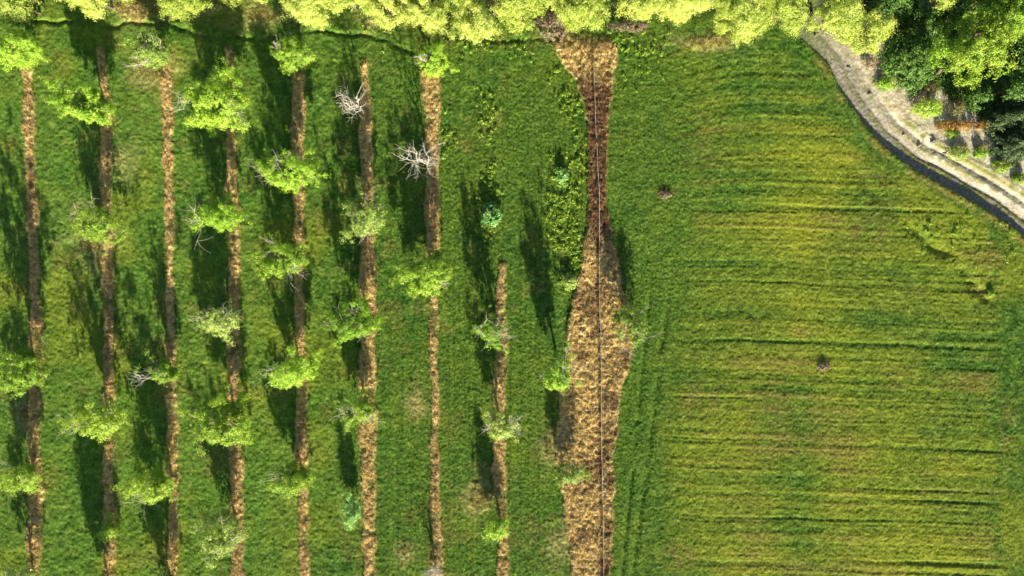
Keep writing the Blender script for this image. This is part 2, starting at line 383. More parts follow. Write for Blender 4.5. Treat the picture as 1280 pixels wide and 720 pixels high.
m1, m2 = mask_cols(GX, GY, MK)
ny, nx = GX.shape
idx = np.arange(ny * nx).reshape(ny, nx)
Q = np.stack([idx[:-1, :-1], idx[:-1, 1:], idx[1:, 1:], idx[1:, :-1]], -1).reshape(-1, 4)
verts = np.stack([GX, GY, GZ], -1).reshape(-1, 3)
tm = (MK['trk'] * (MK['sd'] < 52)).reshape(-1)
ft = tm[Q].mean(1) > .5
A1 = m1.reshape(-1, 4); A2 = m2.reshape(-1, 4)
def sub(qs, name):
    used = np.unique(qs); remap = np.full(ny * nx, -1, np.int64); remap[used] = np.arange(len(used))
    return np_mesh(name, verts[used], quads=remap[qs], smooth=True, attrs=dict(m1=A1[used], m2=A2[used]), mat=M_ground)
tag(sub(Q[~ft], 'ground'), kind='structure')
tag(sub(Q[ft], 'dirt_track'), kind='structure')

def ground_z(x, y):
    X = np.atleast_1d(np.float32(x)); Y = np.atleast_1d(np.float32(y))
    return height(X, Y, masks(X, Y))

# ---------------------------------------------------------------- grass, dry grass and weeds
def blade_object(name, P, m1, m2, hgt, wid, lean, per, mat, up=.0):
    n = len(P) * per
    C = np.repeat(P, per, 0); az = rng.uniform(0, 2 * math.pi, n); ln = rng.uniform(*lean, n)
    C = C + np.stack([rng.normal(0, .05, n), rng.normal(0, .05, n), np.full(n, -.02)], -1)
    L_ = rng.uniform(*hgt, n); W_ = rng.uniform(*wid, n)
    d = np.stack([np.cos(az) * np.sin(ln), np.sin(az) * np.sin(ln), np.cos(ln)], -1)
    s = np.stack([-np.sin(az), np.cos(az), np.zeros(n)], -1)
    v = np.empty((n, 3, 3))
    v[:, 0] = C - s * W_[:, None]; v[:, 1] = C + s * W_[:, None]; v[:, 2] = C + d * L_[:, None]
    rd = np.repeat(rng.uniform(0, 1, n), 3)
    t = np.arange(n * 3).reshape(-1, 3)
    return np_mesh(name, v.reshape(-1, 3), tris=t, attrs=dict(rnd=rd, m1=np.repeat(np.repeat(m1, per, 0), 3, 0), m2=np.repeat(np.repeat(m2, per, 0), 3, 0)), mat=mat)

IX0 = int(np.argmin(np.abs(gx - fx[0]))); IY0 = int(np.argmin(np.abs(gy - fy[0])))
def grid_at(X, Y):
    u = (X - fx[0]) / STEPM; v = (Y - fy[0]) / STEPM
    i = np.clip(v.astype(int), 0, len(fy) - 2) + IY0; j = np.clip(u.astype(int), 0, len(fx) - 2) + IX0
    a = u - np.floor(u); b = v - np.floor(v)
    Z = (GZ[i, j] * (1 - a) + GZ[i, j + 1] * a) * (1 - b) + (GZ[i + 1, j] * (1 - a) + GZ[i + 1, j + 1] * a) * b
    return i, j, Z

def scatter(n, sel):
    X = rng.uniform(-66, 66, n).astype(np.float32); Y = rng.uniform(-38, 40, n).astype(np.float32)
    ii, jj, Z = grid_at(X, Y)
    keep = sel({k: MK[k][ii, jj] for k in ('dry', 'trk', 'field', 'U')}, rng.uniform(0, 1, n))
    ii, jj = ii[keep], jj[keep]
    return np.stack([X[keep], Y[keep], Z[keep]], -1), m1[ii, jj], m2[ii, jj]

P, a, b_ = scatter(600000, lambda M, r: (M['dry'] < .4) & (M['trk'] < .1))
tag(blade_object('grass', P, a, b_, (.06, .13), (.025, .05), (.5, 1.25), 2, M_blade), kind='stuff')
P, a, b_ = scatter(900000, lambda M, r: (M['dry'] > .35))
tag(blade_object('dry_grass', P, a, b_, (.18, .42), (.02, .045), (.6, 1.4), 2, M_blade), kind='stuff')

def leaf_quads(P, N, size, aspect=.6):
    """one small pointed leaf (a folded diamond) per point, with normal N"""
    n = len(P)
    r = rng.normal(size=(n, 3)); t = np.cross(N, r); t /= np.linalg.norm(t, axis=1, keepdims=True) + 1e-9
    s = np.cross(N, t); sz = size[:, None]
    v = np.empty((n, 4, 3))
    v[:, 0] = P - t * sz * .5; v[:, 1] = P + s * sz * aspect * .5 - N * sz * .06
    v[:, 2] = P + t * sz * .5; v[:, 3] = P - s * sz * aspect * .5 - N * sz * .06
    return v.reshape(-1, 3), np.arange(n * 4).reshape(-1, 4)

def norm(a): return a / (np.linalg.norm(a, axis=-1, keepdims=True) + 1e-9)

def foliage(name, C, cr, per, size, mat, parent, centre, up=.5, aspect=.6):
    """leaves in clumps: C clump centres, cr clump radii, facing outwards from centre and up"""
    n = len(C) * per
    off = rng.normal(size=(n, 3)) * .55
    P = np.repeat(C, per, 0) + off * np.repeat(cr, per)[:, None]
    N = norm(norm(P - centre) * .7 + norm(off) * .7 + rng.normal(size=(n, 3)) * .55 + np.array([0, 0, up]))
    v, q = leaf_quads(P, N, rng.uniform(size[0], size[1], n), aspect)
    rd = np.repeat(np.clip(np.repeat(rng.uniform(0, 1, len(C)), per) * .45 + rng.uniform(0, .55, n), 0, 1), 4)
    return np_mesh(name, v, quads=q, attrs=dict(rnd=rd), mat=mat, parent=parent)

# broad-leaved weeds
def weeds():
    pts = []
    for u, v, su, sv, n in ((708, 275, 13, 48, 230), (697, 225, 9, 30, 100), (714, 330, 9, 30, 130), (610, 150, 6, 22, 60), (612, 240, 7, 30, 90), (715, 120, 14, 25, 70), (700, 95, 10, 18, 40), (725, 200, 6, 25, 40),
                            (557, 175, 6, 20, 30), (640, 60, 60, 12, 60), (800, 70, 25, 20, 120), (760, 380, 4, 60, 0), (1180, 290, 22, 14, 60), (1262, 260, 10, 40, 60), (600, 30, 120, 10, 60)):
        if n: pts.append(np.stack([rng.normal(u, su, n), rng.normal(v, sv * .8, n)], -1))
    p = np.concatenate(pts); X = ((p[:, 0] - 640) / 10).astype(np.float32); Y = ((360 - p[:, 1]) / 10).astype(np.float32)
    M = masks(X, Y); k = (M['dry'] < .3) & (M['trk'] < .1); X = X[k]; Y = Y[k]; M = {q: w[k] for q, w in M.items()}
    C = np.stack([X, Y, height(X, Y, M) + .14], -1)
    return C
Cw = weeds(); Cw = Cw[vn(Cw[:, 0].astype(np.float32), Cw[:, 1].astype(np.float32), 1.1, 1.1, 144) > .40]
per = 16; n = len(Cw) * per; az = rng.uniform(0, 6.28, n); rr = rng.uniform(.05, .26, n)
Pw = np.repeat(Cw, per, 0) + np.stack([np.cos(az) * rr, np.sin(az) * rr, rng.uniform(-.1, .16, n)], -1)
Nw = norm(np.stack([np.cos(az) * .6, np.sin(az) * .6, np.full(n, .75)], -1) + rng.normal(size=(n, 3)) * .3)
v, q = leaf_quads(Pw, Nw, rng.uniform(.09, .28, n), .55)
tag(np_mesh('weeds', v, quads=q, attrs=dict(rnd=np.repeat(rng.uniform(0, 1, n), 4)), mat=ML['broad']), kind='stuff')

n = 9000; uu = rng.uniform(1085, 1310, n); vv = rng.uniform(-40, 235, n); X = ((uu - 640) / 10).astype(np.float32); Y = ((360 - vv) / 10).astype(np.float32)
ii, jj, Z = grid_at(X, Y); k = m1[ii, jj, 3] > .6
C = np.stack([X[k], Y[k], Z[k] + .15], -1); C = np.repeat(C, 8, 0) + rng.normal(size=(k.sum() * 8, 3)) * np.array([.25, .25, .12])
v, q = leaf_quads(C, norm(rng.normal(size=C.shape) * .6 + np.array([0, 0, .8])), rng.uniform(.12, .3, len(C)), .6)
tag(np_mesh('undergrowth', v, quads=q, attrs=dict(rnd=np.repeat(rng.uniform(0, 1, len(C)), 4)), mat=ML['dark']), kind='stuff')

# ---------------------------------------------------------------- trees
class Tubes:
    def __init__(s): s.v = []; s.q = []; s.n = 0
    def add(s, pts, radii, k=6):
        pts = np.asarray(pts, float); m = len(pts)
        d = np.gradient(pts, axis=0); d = norm(d)
        ref = np.array([.31, .2, .93]) if abs(d[0, 2]) < .9 else np.array([1., .1, 0])
        a = norm(np.cross(d, ref)); b = np.cross(d, a)
        th = np.arange(k) * 2 * math.pi / k
        ring = a[:, None] * np.cos(th)[None, :, None] + b[:, None] * np.sin(th)[None, :, None]
        s.v.append((pts[:, None] + ring * np.asarray(radii)[:, None, None]).reshape(-1, 3))
        i = np.arange(m - 1)[:, None] * k + np.arange(k)[None]; j = np.arange(m - 1)[:, None] * k + (np.arange(k)[None] + 1) % k
        s.q.append((np.stack([i, j, j + k, i + k], -1).reshape(-1, 4)) + s.n); s.n += m * k
    def build(s, name, mat, parent): return np_mesh(name, np.concatenate(s.v), quads=np.concatenate(s.q), smooth=True, mat=mat, parent=parent)

def curve(a, b, bend, n=6):
    a = np.array(a, float); b = np.array(b, float); t = np.linspace(0, 1, n)[:, None]
    mid = (a + b) / 2 + bend
    p = (1 - t) ** 2 * a + 2 * t * (1 - t) * mid + t * t * b
    j = rng.normal(size=p.shape) * np.linalg.norm(b - a) * .035; j[0] = 0; j[-1] = 0
    return p + j

def tree_root(name, x, y, label, cat='tree', group=None):
    z = float(ground_z(x, y)[0]) - .03
    o = bpy.data.objects.new(name, None); COL.objects.link(o); o.location = (x, y, z); o.empty_display_size = .5
    tag(o, label, cat, group); return o

def branches(T, TB, base, fork, targets, r0, bare, subn=3, twigs=3, spread_=1.0, thick=False):
    """trunk to fork, one limb per target, sub-branches and twigs; returns the twig tips. Bare limbs go to TB."""
    T.add(curve(base, fork, np.array([rng.normal() * .1, rng.normal() * .1, 0]), 6), np.linspace(r0 * 1.35, r0 * .85, 6), 8)
    tips = []
    for i, tg in enumerate(targets):
        isb = bare[i]; tt = TB if isb else T
        ln = np.linalg.norm(tg - fork)
        c = curve(fork - np.array([0, 0, .1]), tg, np.array([0, 0, -.10 * ln if not isb else .02 * ln]) + rng.normal(size=3) * .1 * ln, 8)
        rr = r0 * rng.uniform(.45, .6) * (.8 if isb and not thick else 1); tt.add(c, np.linspace(rr, rr * .22, 8), 6)
        for _ in range(subn if not isb else subn + 2):
            f = rng.uniform(.35, .95); p0 = c[int(f * 7)]
            d = norm(norm(c[-1] - c[0]) * .7 + rng.normal(size=3) * .75 + np.array([0, 0, .2]))
            l = ln * rng.uniform(.22, .5) * spread_
            p1 = p0 + d * l; cc = curve(p0, p1, rng.normal(size=3) * .12 * l, 5)
            r1 = rr * .42; tt.add(cc, np.linspace(r1, r1 * .35, 5), 5)
            if not isb: tips.append(p1)
            for _ in range(twigs if not isb else twigs + 1):
                q0 = cc[rng.integers(1, 5)]; dd = norm(d + rng.normal(size=3) * .7); l2 = l * rng.uniform(.3, .7)
                q1 = q0 + dd * l2; tt.add(curve(q0, q1, rng.normal(size=3) * .1 * l2, 4), np.linspace(r1 * .45, r1 * .18, 4), 4)
                if not isb: tips.append(q1)
        if not isb: tips.append(c[-1])
    return np.array(tips) if tips else np.zeros((0, 3))

OG = 'trees of the orchard rows'
def orchard_tree(px, py, rx, ry, label, top=5.6, dens=1.0, bare=.2, leaf='orchard', basepx=None, pale=True, group=OG, cat='tree', name='orchard_tree', zc=None, trunk_r=.15):
    top = top * 1.17
    zc = zc or top * .60
    cx, cy = world(px, py, zc)
    if basepx is None: bx, by = cx + rng.normal() * .2, cy + .2
    else: bx, by = world(*basepx)
    root = tree_root(name, bx, by, label, cat, group)
    rx, ry = rx / 10 * (.82 if dens > 0 else .72), ry / 10 * (.86 if dens > 0 else .78); rz = top - zc
    cen = np.array([cx - bx, cy - by, zc])
    T, TB = Tubes(), Tubes()
    fork = np.array([cen[0] * .25, cen[1] * .25, max(.7, zc * .36)])
    nl = rng.integers(6, 9) if dens > 0 else 5
    ph = rng.uniform(0, 6.28) + np.arange(nl) * 6.283 / nl + rng.normal(size=nl) * .25
    rf = rng.uniform(.55, 1.05, nl)
    tg = cen + np.stack([np.cos(ph) * rx * rf, np.sin(ph) * ry * rf, rng.uniform(-.5, .8, nl) * rz], -1)
    nb = int(math.ceil(nl * bare * .9 - .2)) if dens > 0 else nl
    isb = np.zeros(nl, bool); isb[rng.permutation(nl)[:nb]] = True
    for i in range(nl):
        if isb[i]: tg[i] = fork + (tg[i] - fork) * rng.uniform(1.0, 1.25); tg[i][2] = max(tg[i][2], zc + rz * .55)
    tips = branches(T, TB, np.array([0, 0, -.15]), fork, tg, trunk_r, isb, 5, 4 if dens > 0 else 5, thick=dens == 0)
    T.build('trunk', M_twig, root)
    if TB.n: TB.build('bare_branch', M_pale if pale else M_twig, root)
    if dens > 0:
        n = int(80 * rx * ry * dens) + 30
        # clumps in the crown shell, kept where a lumpy noise allows, so gaps stay open
        q = norm(rng.normal(size=(n * 4, 3))) * rng.uniform(.25, 1.0, (n * 4, 1)) ** .45
        lob = cen + q * np.array([rx, ry, rz])
        keep = vn(lob[:, 0] + lob[:, 2] * .7 + cx * 3, lob[:, 1] + lob[:, 2] * .5 + cy * 3, 1.15, 1.15, 301) > .50
        lob = lob[keep][:n]
        if len(tips):
            k = max(14, int(n * .75))
            tips = tips[rng.integers(0, len(tips), k)] + rng.normal(size=(k, 3)) * .22
            lob = np.concatenate([lob[:int(n * .45)], tips])
        lob = lob[lob[:, 2] > .4]
        cr = rng.uniform(.16, .38, len(lob))
        foliage('crown', lob, cr, 46, (.10, .20), ML[leaf], root, cen, .5)
    return root

def dead_tree(px, py, r, label, top=4.6, name='bare_tree', basepx=None):
    return orchard_tree(px, py, r, r * .85, label, top=top, dens=0, pale=True, name=name, group='bare orchard trees', basepx=basepx, trunk_r=.12)

# row by row from the left; every label names what can be seen beside it
orchard_tree(20, 60, 36, 24, 'leafy orchard tree with a bleached dead limb in the top left corner', top=5.5, bare=.3, leaf='fresh', basepx=(36, 62))
orchard_tree(17, 465, 32, 24, 'tall bright green tree cut by the left edge, halfway down the leftmost dry strip', top=7.4, bare=.0, dens=1.1, basepx=(43, 452))
orchard_tree(22, 597, 28, 17, 'tree at the left edge with one long white limb across its leaves', top=5.2, bare=.25, basepx=(44, 590))
orchard_tree(25, 722, 24, 14, 'small pale twiggy tree in the bottom left corner, cut by the lower edge', top=4.6, bare=.5, dens=.5, leaf='grey', basepx=(44, 708))
orchard_tree(103, 127, 33, 21, 'dense lime green tree topping the second dry strip, below the hedgerow', top=5.6, bare=.0, dens=1.35, leaf='fresh', basepx=(130, 132))
orchard_tree(118, 280, 32, 26, 'thin see-through tree over brownish ground, second dry strip from the left', top=4.6, bare=.3, dens=.42, leaf='orchard', basepx=(133, 282), pale=False)
orchard_tree(120, 528, 33, 18, 'light green tree low on the second dry strip with a long shadow above it', top=6.2, bare=.05, basepx=(136, 520))
orchard_tree(137, 664, 9, 14, 'narrow young yellow green tree, smallest on the second dry strip', top=2.6, bare=0, basepx=(138, 660), trunk_r=.06)
orchard_tree(118, 752, 30, 22, 'tree just below the lower edge whose shadow falls across the second alley', top=6.4, bare=.1, basepx=(138, 742), dens=1.2)
orchard_tree(184, 60, 30, 26, 'sparse tree full of pale grey twigs at the head of the third dry strip', top=4.8, bare=.5, dens=.5, leaf='grey', basepx=(206, 78))
orchard_tree(203, 466, 22, 11, 'small flat twiggy tree alone in the middle of the third dry strip', top=5.0, bare=.35, dens=.9, basepx=(214, 462))
orchard_tree(191, 607, 28, 20, 'rounded tree with a white branch along its top, low on the third dry strip', top=5.4, bare=.15, dens=1.3, basepx=(216, 596))
orchard_tree(195, 752, 28, 20, 'tree below the lower edge whose shadow darkens the foot of the third strip', top=6, bare=.1, basepx=(217, 742))
orchard_tree(270, 130, 44, 32, 'widest tree of the fourth dry strip, near its top, white twigs above', top=6.4, bare=.3, dens=1.1, leaf='fresh', basepx=(289, 128))
orchard_tree(273, 270, 34, 18, 'flat spreading bright tree, second down the fourth dry strip', top=5.8, bare=.1, dens=1.1, leaf='fresh', basepx=(291, 268))
orchard_tree(272, 400, 30, 17, 'greyish half bare tree in the middle of the fourth dry strip', top=5.6, bare=.35, dens=.8, leaf='grey', basepx=(292, 396))
orchard_tree(280, 527, 38, 33, 'large loose round tree covering the fourth dry strip, lower half of the field', top=6.0, bare=.2, dens=.8, basepx=(294, 514))
orchard_tree(277, 668, 28, 28, 'twig laced tree at the foot of the fourth dry strip', top=5.2, bare=.4, dens=.65, leaf='grey', basepx=(295, 652))
orchard_tree(364, 66, 23, 23, 'compact round tree heading the fifth dry strip just under the hedgerow', top=5.4, bare=.2, dens=1.1, leaf='orchard', basepx=(374, 80))
orchard_tree(360, 214, 37, 22, 'bright tree with a grey twiggy left side, second down the fifth dry strip', top=6.2, bare=.3, leaf='fresh', basepx=(374, 214))
orchard_tree(352, 324, 31, 25, 'ragged tree with white twigs at its top left, third down the fifth dry strip', top=5.4, bare=.35, dens=.7, basepx=(375, 320))
orchard_tree(360, 465, 35, 20, 'bright V shaped tree, fourth down the fifth dry strip', top=5.8, bare=.25, leaf='fresh', basepx=(377, 458))
orchard_tree(362, 598, 32, 18, 'low spreading tree nearest the bottom of the fifth dry strip', top=4.8, bare=.1, dens=.8, basepx=(378, 590))
dead_tree(441, 131, 20, 'small leafless white tree near the top of the sixth dry strip', top=4.6, basepx=(456, 140))
orchard_tree(458, 268, 28, 30, 'straggly tree in two leafy clumps with grey twigs, upper part of the sixth dry strip', top=5.4, bare=.45, dens=.5, leaf='grey', basepx=(459, 268))
orchard_tree(447, 401, 34, 24, 'tree with long white dead limbs reaching left over dark grass, sixth dry strip', top=5.4, bare=.4, dens=.65, leaf='fresh', basepx=(460, 400))
orchard_tree(447, 513, 27, 13, 'flat narrow green tree low on the sixth dry strip', top=4.2, bare=.2, dens=.9, basepx=(460, 508))
orchard_tree(438, 640, 12, 20, 'dim pale green sapling left of the foot of the sixth dry strip', top=3.2, bare=.3, dens=.5, leaf='blue', basepx=(444, 636), trunk_r=.06)
orchard_tree(540, 76, 21, 17, 'vivid green tree heading the seventh dry strip, two pale twigs on its left', top=4.6, bare=.2, dens=1.3, leaf='fresh', basepx=(541, 82))
dead_tree(523, 203, 25, 'wide leafless white tree forking over deep shade on the seventh dry strip', top=6.0, basepx=(538, 206))
orchard_tree(536, 343, 36, 29, 'big dense slanting tree standing alone on the narrow part of the seventh dry strip', top=5.6, bare=.1, dens=1.0, leaf='orchard', basepx=(542, 345))
dead_tree(543, 714, 14, 'small bleached bush of bare twigs at the lower edge, foot of the seventh strip', top=2.6, name='bare_bush', basepx=(544, 706))
orchard_tree(613, 413, 19, 11, 'half dead tree, white twigs left and a green tuft right, heading the eighth dry strip', top=5.4, bare=.5, dens=.9, leaf='fresh', basepx=(626, 420))
orchard_tree(625, 530, 22, 20, 'pale grey green twiggy tree in the middle of the eighth dry strip', top=5.0, bare=.4, dens=.6, leaf='grey', basepx=(625, 530))
orchard_tree(621, 660, 16, 14, 'small fresh green tree low on the eighth dry strip', top=3.8, bare=0, dens=1.1, leaf='fresh', basepx=(626, 650))
orchard_tree(787, 410, 28, 28, 'thin grey tree with a green heart on the right bulge of the wide strip', top=3.6, bare=.75, dens=.35, leaf='grey', basepx=(782, 408), pale=False, trunk_r=.1)
orchard_tree(696, 467, 20, 22, 'green tree on the left edge of the wide dry strip with a long shadow', top=6.4, bare=.2, dens=.9, leaf='fresh', basepx=(699, 458))
orchard_tree(713, 588, 19, 15, 'sparse grey tree standing inside the wide dry strip near its lower end', top=3.2, bare=.5, dens=.5, leaf='grey', basepx=(712, 586), pale=False, trunk_r=.09)

# ---------------------------------------------------------------- shrubs
def shrub(px, py, r, h, label, leaf, ry=None, name='shrub', cat='shrub', stems=7, dens=1.0, size=(.10, .2), group=None):
    ry = ry or r
    cx, cy = world(px, py, h * .5)
    root = tree_root(name, cx, cy, label, cat, group)
    r, ry = r / 10, ry / 10
    T = Tubes()
    for i in range(stems):
        a = i * 6.283 / stems + rng.normal() * .2; k = rng.uniform(.3, .8)
        e = np.array([math.cos(a) * r * k, math.sin(a) * ry * k, h * rng.uniform(.6, 1.0)])
        T.add(curve((0, 0, -.1), e, rng.normal(size=3) * .05, 5), np.linspace(.035, .01, 5), 5)
        for _ in range(3):
            e2 = e * .6 + rng.normal(size=3) * r * .35; e2[2] = abs(e2[2]) + h * .3
            T.add(curve(e * .5, e2, rng.normal(size=3) * .04, 4), np.linspace(.018, .007, 4), 4)
    T.build('stem', M_dead if leaf in ('orange', 'straw') else M_bark, root)
    n = int(46 * r * ry * dens) + 14
    q = norm(rng.normal(size=(n, 3))) * rng.uniform(.3, 1, (n, 1)) ** .5
    q[:, 2] = np.abs(q[:, 2])
    C = q * np.array([r, ry, h * .8]) + np.array([0, 0, h * .15])
    C *= 1 + (vn(C[:, 0] + cx, C[:, 1] + cy, .6, .6, 330)[:, None] - .5) * .35
    foliage('leaves', C, rng.uniform(.14, .3, n), 26, size, ML[leaf], root, np.array([0, 0, h * .3]), .5)
    return root

shrub(614, 268, 12, 1.5, 'large pale green shrub in the alley above the eighth dry strip', 'blue', ry=17, size=(.18, .36))
shrub(703, 219, 8, 1.1, 'small pale green shrub among weeds left of the wide dry strip', 'blue', ry=9, size=(.16, .32))
shrub(712, 352, 9, 1.0, 'pale green leafy weed bush beside the left edge of the wide dry strip', 'grey', ry=11, size=(.16, .3))
shrub(1112, 103, 15, 1.2, 'low bright green bush between the pale yard and the round dark tree', 'fresh', ry=10)
shrub(1160, 134, 18, 1.9, 'bright light green bush at the top edge of the pale yard', 'fresh', ry=14)
shrub(1199, 133, 9, 2.2, 'olive brown bush right of the bright green bush, against deep shade', 'olive', ry=12)
shrub(1162, 111, 12, 1.8, 'olive shrub above the bright green bush, under the big tree', 'olive', ry=10)
shrub(1192, 164, 9, .9, 'dark low green clump just below the orange hedge', 'broad', ry=7)
shrub(1200, 191, 14, 1.0, 'grey green loose shrub at the middle of the yard edge', 'grey', ry=9)
shrub(1227, 190, 9, .9, 'fresh green shrub below the shadow of the thin sapling', 'fresh', ry=7)
shrub(1254, 208, 12, 1.1, 'green shrub at the foot of the dark conifer by the track', 'broad', ry=9)
shrub(1276, 222, 9, 1.0, 'small green shrub cut by the right edge, above the track', 'broad', ry=8)
shrub(1090, 78, 9, 2.0, 'leafless brown shrub in shade at the end of the lime hedgerow', 'straw', ry=8, dens=.4)
shrub(1150, 121, 9, 1.6, 'withered brown shrub between the round dark tree and the bright bush', 'straw', ry=9, dens=.5)
shrub(690, 30, 22, 1.5, 'purplish brown leafless thicket in the gap of the hedgerow', 'straw', ry=20, dens=.5, name='thicket')
shrub(787, 32, 30, .9, 'low brown thicket under the hedgerow right of the gap', 'straw', ry=7, dens=.6, name='thicket')
shrub(832, 243, 10, .35, 'flat withered weed clump alone in the left part of the big field', 'straw', ry=5, dens=.5, stems=5)
shrub(1030, 458, 7, .4, 'tiny withered weed clump in the middle of the big field', 'straw', ry=5, dens=.4, stems=5)
shrub(1240, 366, 4, .4, 'dark green weed clump at the end of the diagonal furrow', 'broad', ry=5, stems=5)

# dry orange hedge at the yard
hx, hy = world(1205, 157, .5)
root = tree_root('hedge', hx, hy, 'low rust orange hedge along the top of the pale yard', 'hedge')
T = Tubes()
for i in range(22):
    x = -3.1 + i * .29; T.add(curve((x, 0, -.1), (x + rng.normal() * .15, rng.normal() * .3, 1.0), rng.normal(size=3) * .04, 4), np.linspace(.03, .01, 4), 5)
T.build('stem', M_dead, root)
n = 170; C = np.stack([rng.uniform(-3.2, 3.2, n), rng.uniform(-.5, .5, n), rng.uniform(.2, 1.05, n)], -1)
foliage('leaves', C, rng.uniform(.14, .26, n), 24, (.09, .18), ML['orange'], root, np.array([0, .3, .3]), .4)

# ---------------------------------------------------------------- hedgerow and wood
def crown_tree(px, py, r, top, label, leaf, zlow=1.5, group=None, name='tree', lobes=9, base=None, per=30, size=(.14, .28), ry=None, dens=1.0, gap=.35, cat='tree', lobe=(.36, .52)):
    """px,py: where the crown's middle shows; r in photo pixels"""
    zc = (top + zlow) / 2
    cx, cy = world(px, py, zc)
    root = tree_root(name, cx, cy, label, cat, group)
    r = r / 10 * .93; ry = (ry / 10 * .93) if ry else r; rz = (top - zlow) / 2
    cen = np.array([0, 0, zc])
    T = Tubes(); TB = Tubes()
    fork = np.array([rng.normal() * .15, rng.normal() * .15, max(.8, zlow + rz * .25)])
    lc = norm(rng.normal(size=(lobes, 3)) * np.array([1, 1, .8])); lc[:, 2] = lc[:, 2] * .9 + .1
    lc = cen + lc * np.array([r, ry, rz]) * rng.uniform(.45, .72, (lobes, 1))
    lr = rng.uniform(lobe[0], lobe[1], lobes) * min(r, ry, rz * 1.3)
    lc = np.concatenate([lc, cen[None] + np.array([[0, 0, rz * .25]])]); lr = np.append(lr, .6 * min(r, ry, rz * 1.2))
    branches(T, TB, np.array([0, 0, -.2]), fork, lc, .07 + .010 * top, np.zeros(len(lc), bool), 3, 2, .7)
    T.build('trunk', M_bark, root)
    Cs = []
    for c, q in zip(lc, lr):
        n = int(30 * q * q * dens) + 12
        d = norm(rng.normal(size=(n, 3))); rad = q * rng.uniform(.55, 1.08, n) * (1 + (vn(d[:, 0] * 2 + c[0], d[:, 1] * 2 + d[:, 2] * 2 + c[1], .5, .5, 340) - .5) * .5)
        p = c + d * rad[:, None]
        k = vn(p[:, 0] + p[:, 2] * .6 + cx, p[:, 1] - p[:, 2] * .4 + cy, .8, .8, 341) > gap
        Cs.append(p[k])
    Cs = np.concatenate(Cs); Cs = Cs[Cs[:, 2] > .3]
    foliage('crown', Cs, rng.uniform(.22, .46, len(Cs)), per, size, ML[leaf], root, cen, .45)
    return root

HG = 'trees of the lime green hedgerow'
for (px, py, r, top, lab) in (
    (20, 0, 30, 7.0, 'lime crowned hedgerow tree in the top left corner, above the first orchard tree'),
    (72, -17, 22, 6.0, 'lime hedgerow tree mostly above the frame, second from the left corner'),
    (115, -8, 30, 7.5, 'lime hedgerow tree hanging over the deep shadow at the head of the second strip'),
    (165, -24, 24, 6.0, 'lime hedgerow tree mostly above the frame, over the yellow dry patch'),
    (220, -6, 32, 8.0, 'rounded lime hedgerow tree above the head of the third strip'),
    (272, -10, 28, 7.5, 'lime hedgerow tree between the third and fourth strips, above the broad shadow'),
    (318, -20, 26, 7.0, 'lime hedgerow tree mostly above the frame, over the fourth alley'),
    (382, 3, 31, 8.0, 'full lime hedgerow tree drooping low beside the head of the fifth strip'),
    (436, -8, 30, 8.0, 'lime hedgerow tree right of the full drooping one, above the fifth alley'),
    (482, -2, 30, 8.5, 'lime hedgerow tree above the head of the sixth strip'),
    (532, 6, 32, 9.0, 'tall lime hedgerow tree behind the vivid green tree of the seventh strip'),
    (594, 19, 34, 9.5, 'lime hedgerow tree reaching lowest into the alleys, left of the brown gap'),
    (650, 8, 33, 9.0, 'lime hedgerow tree just left of the brown thicket gap'),
    (730, 8, 34, 9.0, 'lime hedgerow tree over the head of the wide dry strip'),
    (800, -8, 34, 9.0, 'lime hedgerow tree right of the pinkish gap, above the low brown thicket'),
    (858, -4, 34, 9.0, 'lime hedgerow tree above the dry patch at the top of the big field'),
    (926, 16, 36, 9.5, 'wide lime hedgerow tree dipping into the big field'),
    (985, 8, 34, 9.5, 'lime hedgerow tree above the start of the dirt track'),
    (1045, 22, 36, 10.0, 'lime hedgerow tree leaning over the upper bend of the dirt track'),
    (1085, 38, 28, 9.0, 'last lime tree of the hedgerow, hanging over the pale track beside deep shade'),
):
    crown_tree(px, py, r * 1.12, top, lab, 'lime', zlow=1.0, group=HG, name='hedgerow_tree', dens=1.0, lobes=17, gap=.46, lobe=(.16, .46), per=44, size=(.10, .22))

for i, px in enumerate(range(455, 1060, 60)):
    where = ['over the sixth alley', 'beside the vivid green tree', 'above the eighth alley', 'left of the brown thicket', 'right of the brown thicket', 'behind the pinkish gap', 'above the headland', 'above the dry patch of the big field', 'behind the wide dipping tree', 'behind the start of the track', 'behind the leaning tree'][i]
    crown_tree(px + rng.uniform(-8, 8), rng.uniform(-22, -12), 27, 8.5, 'rear lime crown cut by the top edge, ' + where, 'lime', zlow=1.5, group=HG, name='hedgerow_tree', lobes=13, gap=.45, lobe=(.24, .42), per=40, size=(.10, .22))
crown_tree(1136, 80, 34, 6.5, 'round dark green tree right of the upper dirt track', 'dark', zlow=.6, dens=1.4, name='broadleaf_tree', gap=.25)
crown_tree(1228, 62, 46, 12.5, 'largest bright broadleaf tree filling the top right wood', 'broad', zlow=4, dens=1.0, lobes=14, name='broadleaf_tree', gap=.50, lobe=(.26, .44))
crown_tree(1178, 66, 17, 9.5, 'narrow yellow green tree between the round dark tree and the largest tree', 'fresh', zlow=3, ry=30, name='broadleaf_tree')
crown_tree(1268, 14, 34, 12.0, 'light green broadleaf tree in the top right corner', 'broad', zlow=4, name='broadleaf_tree', gap=.42, lobes=11)
crown_tree(1180, -3, 16, 11.0, 'small lime crown at the top edge above the dark gap', 'lime', zlow=5, name='broadleaf_tree')
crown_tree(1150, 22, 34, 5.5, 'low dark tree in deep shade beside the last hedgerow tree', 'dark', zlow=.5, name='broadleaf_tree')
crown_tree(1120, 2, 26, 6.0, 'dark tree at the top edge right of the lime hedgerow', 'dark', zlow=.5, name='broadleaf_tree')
crown_tree(1205, 10, 28, 7.0, 'shaded dark tree at the top edge between the lime crown and the corner tree', 'dark', zlow=.8, name='broadleaf_tree')
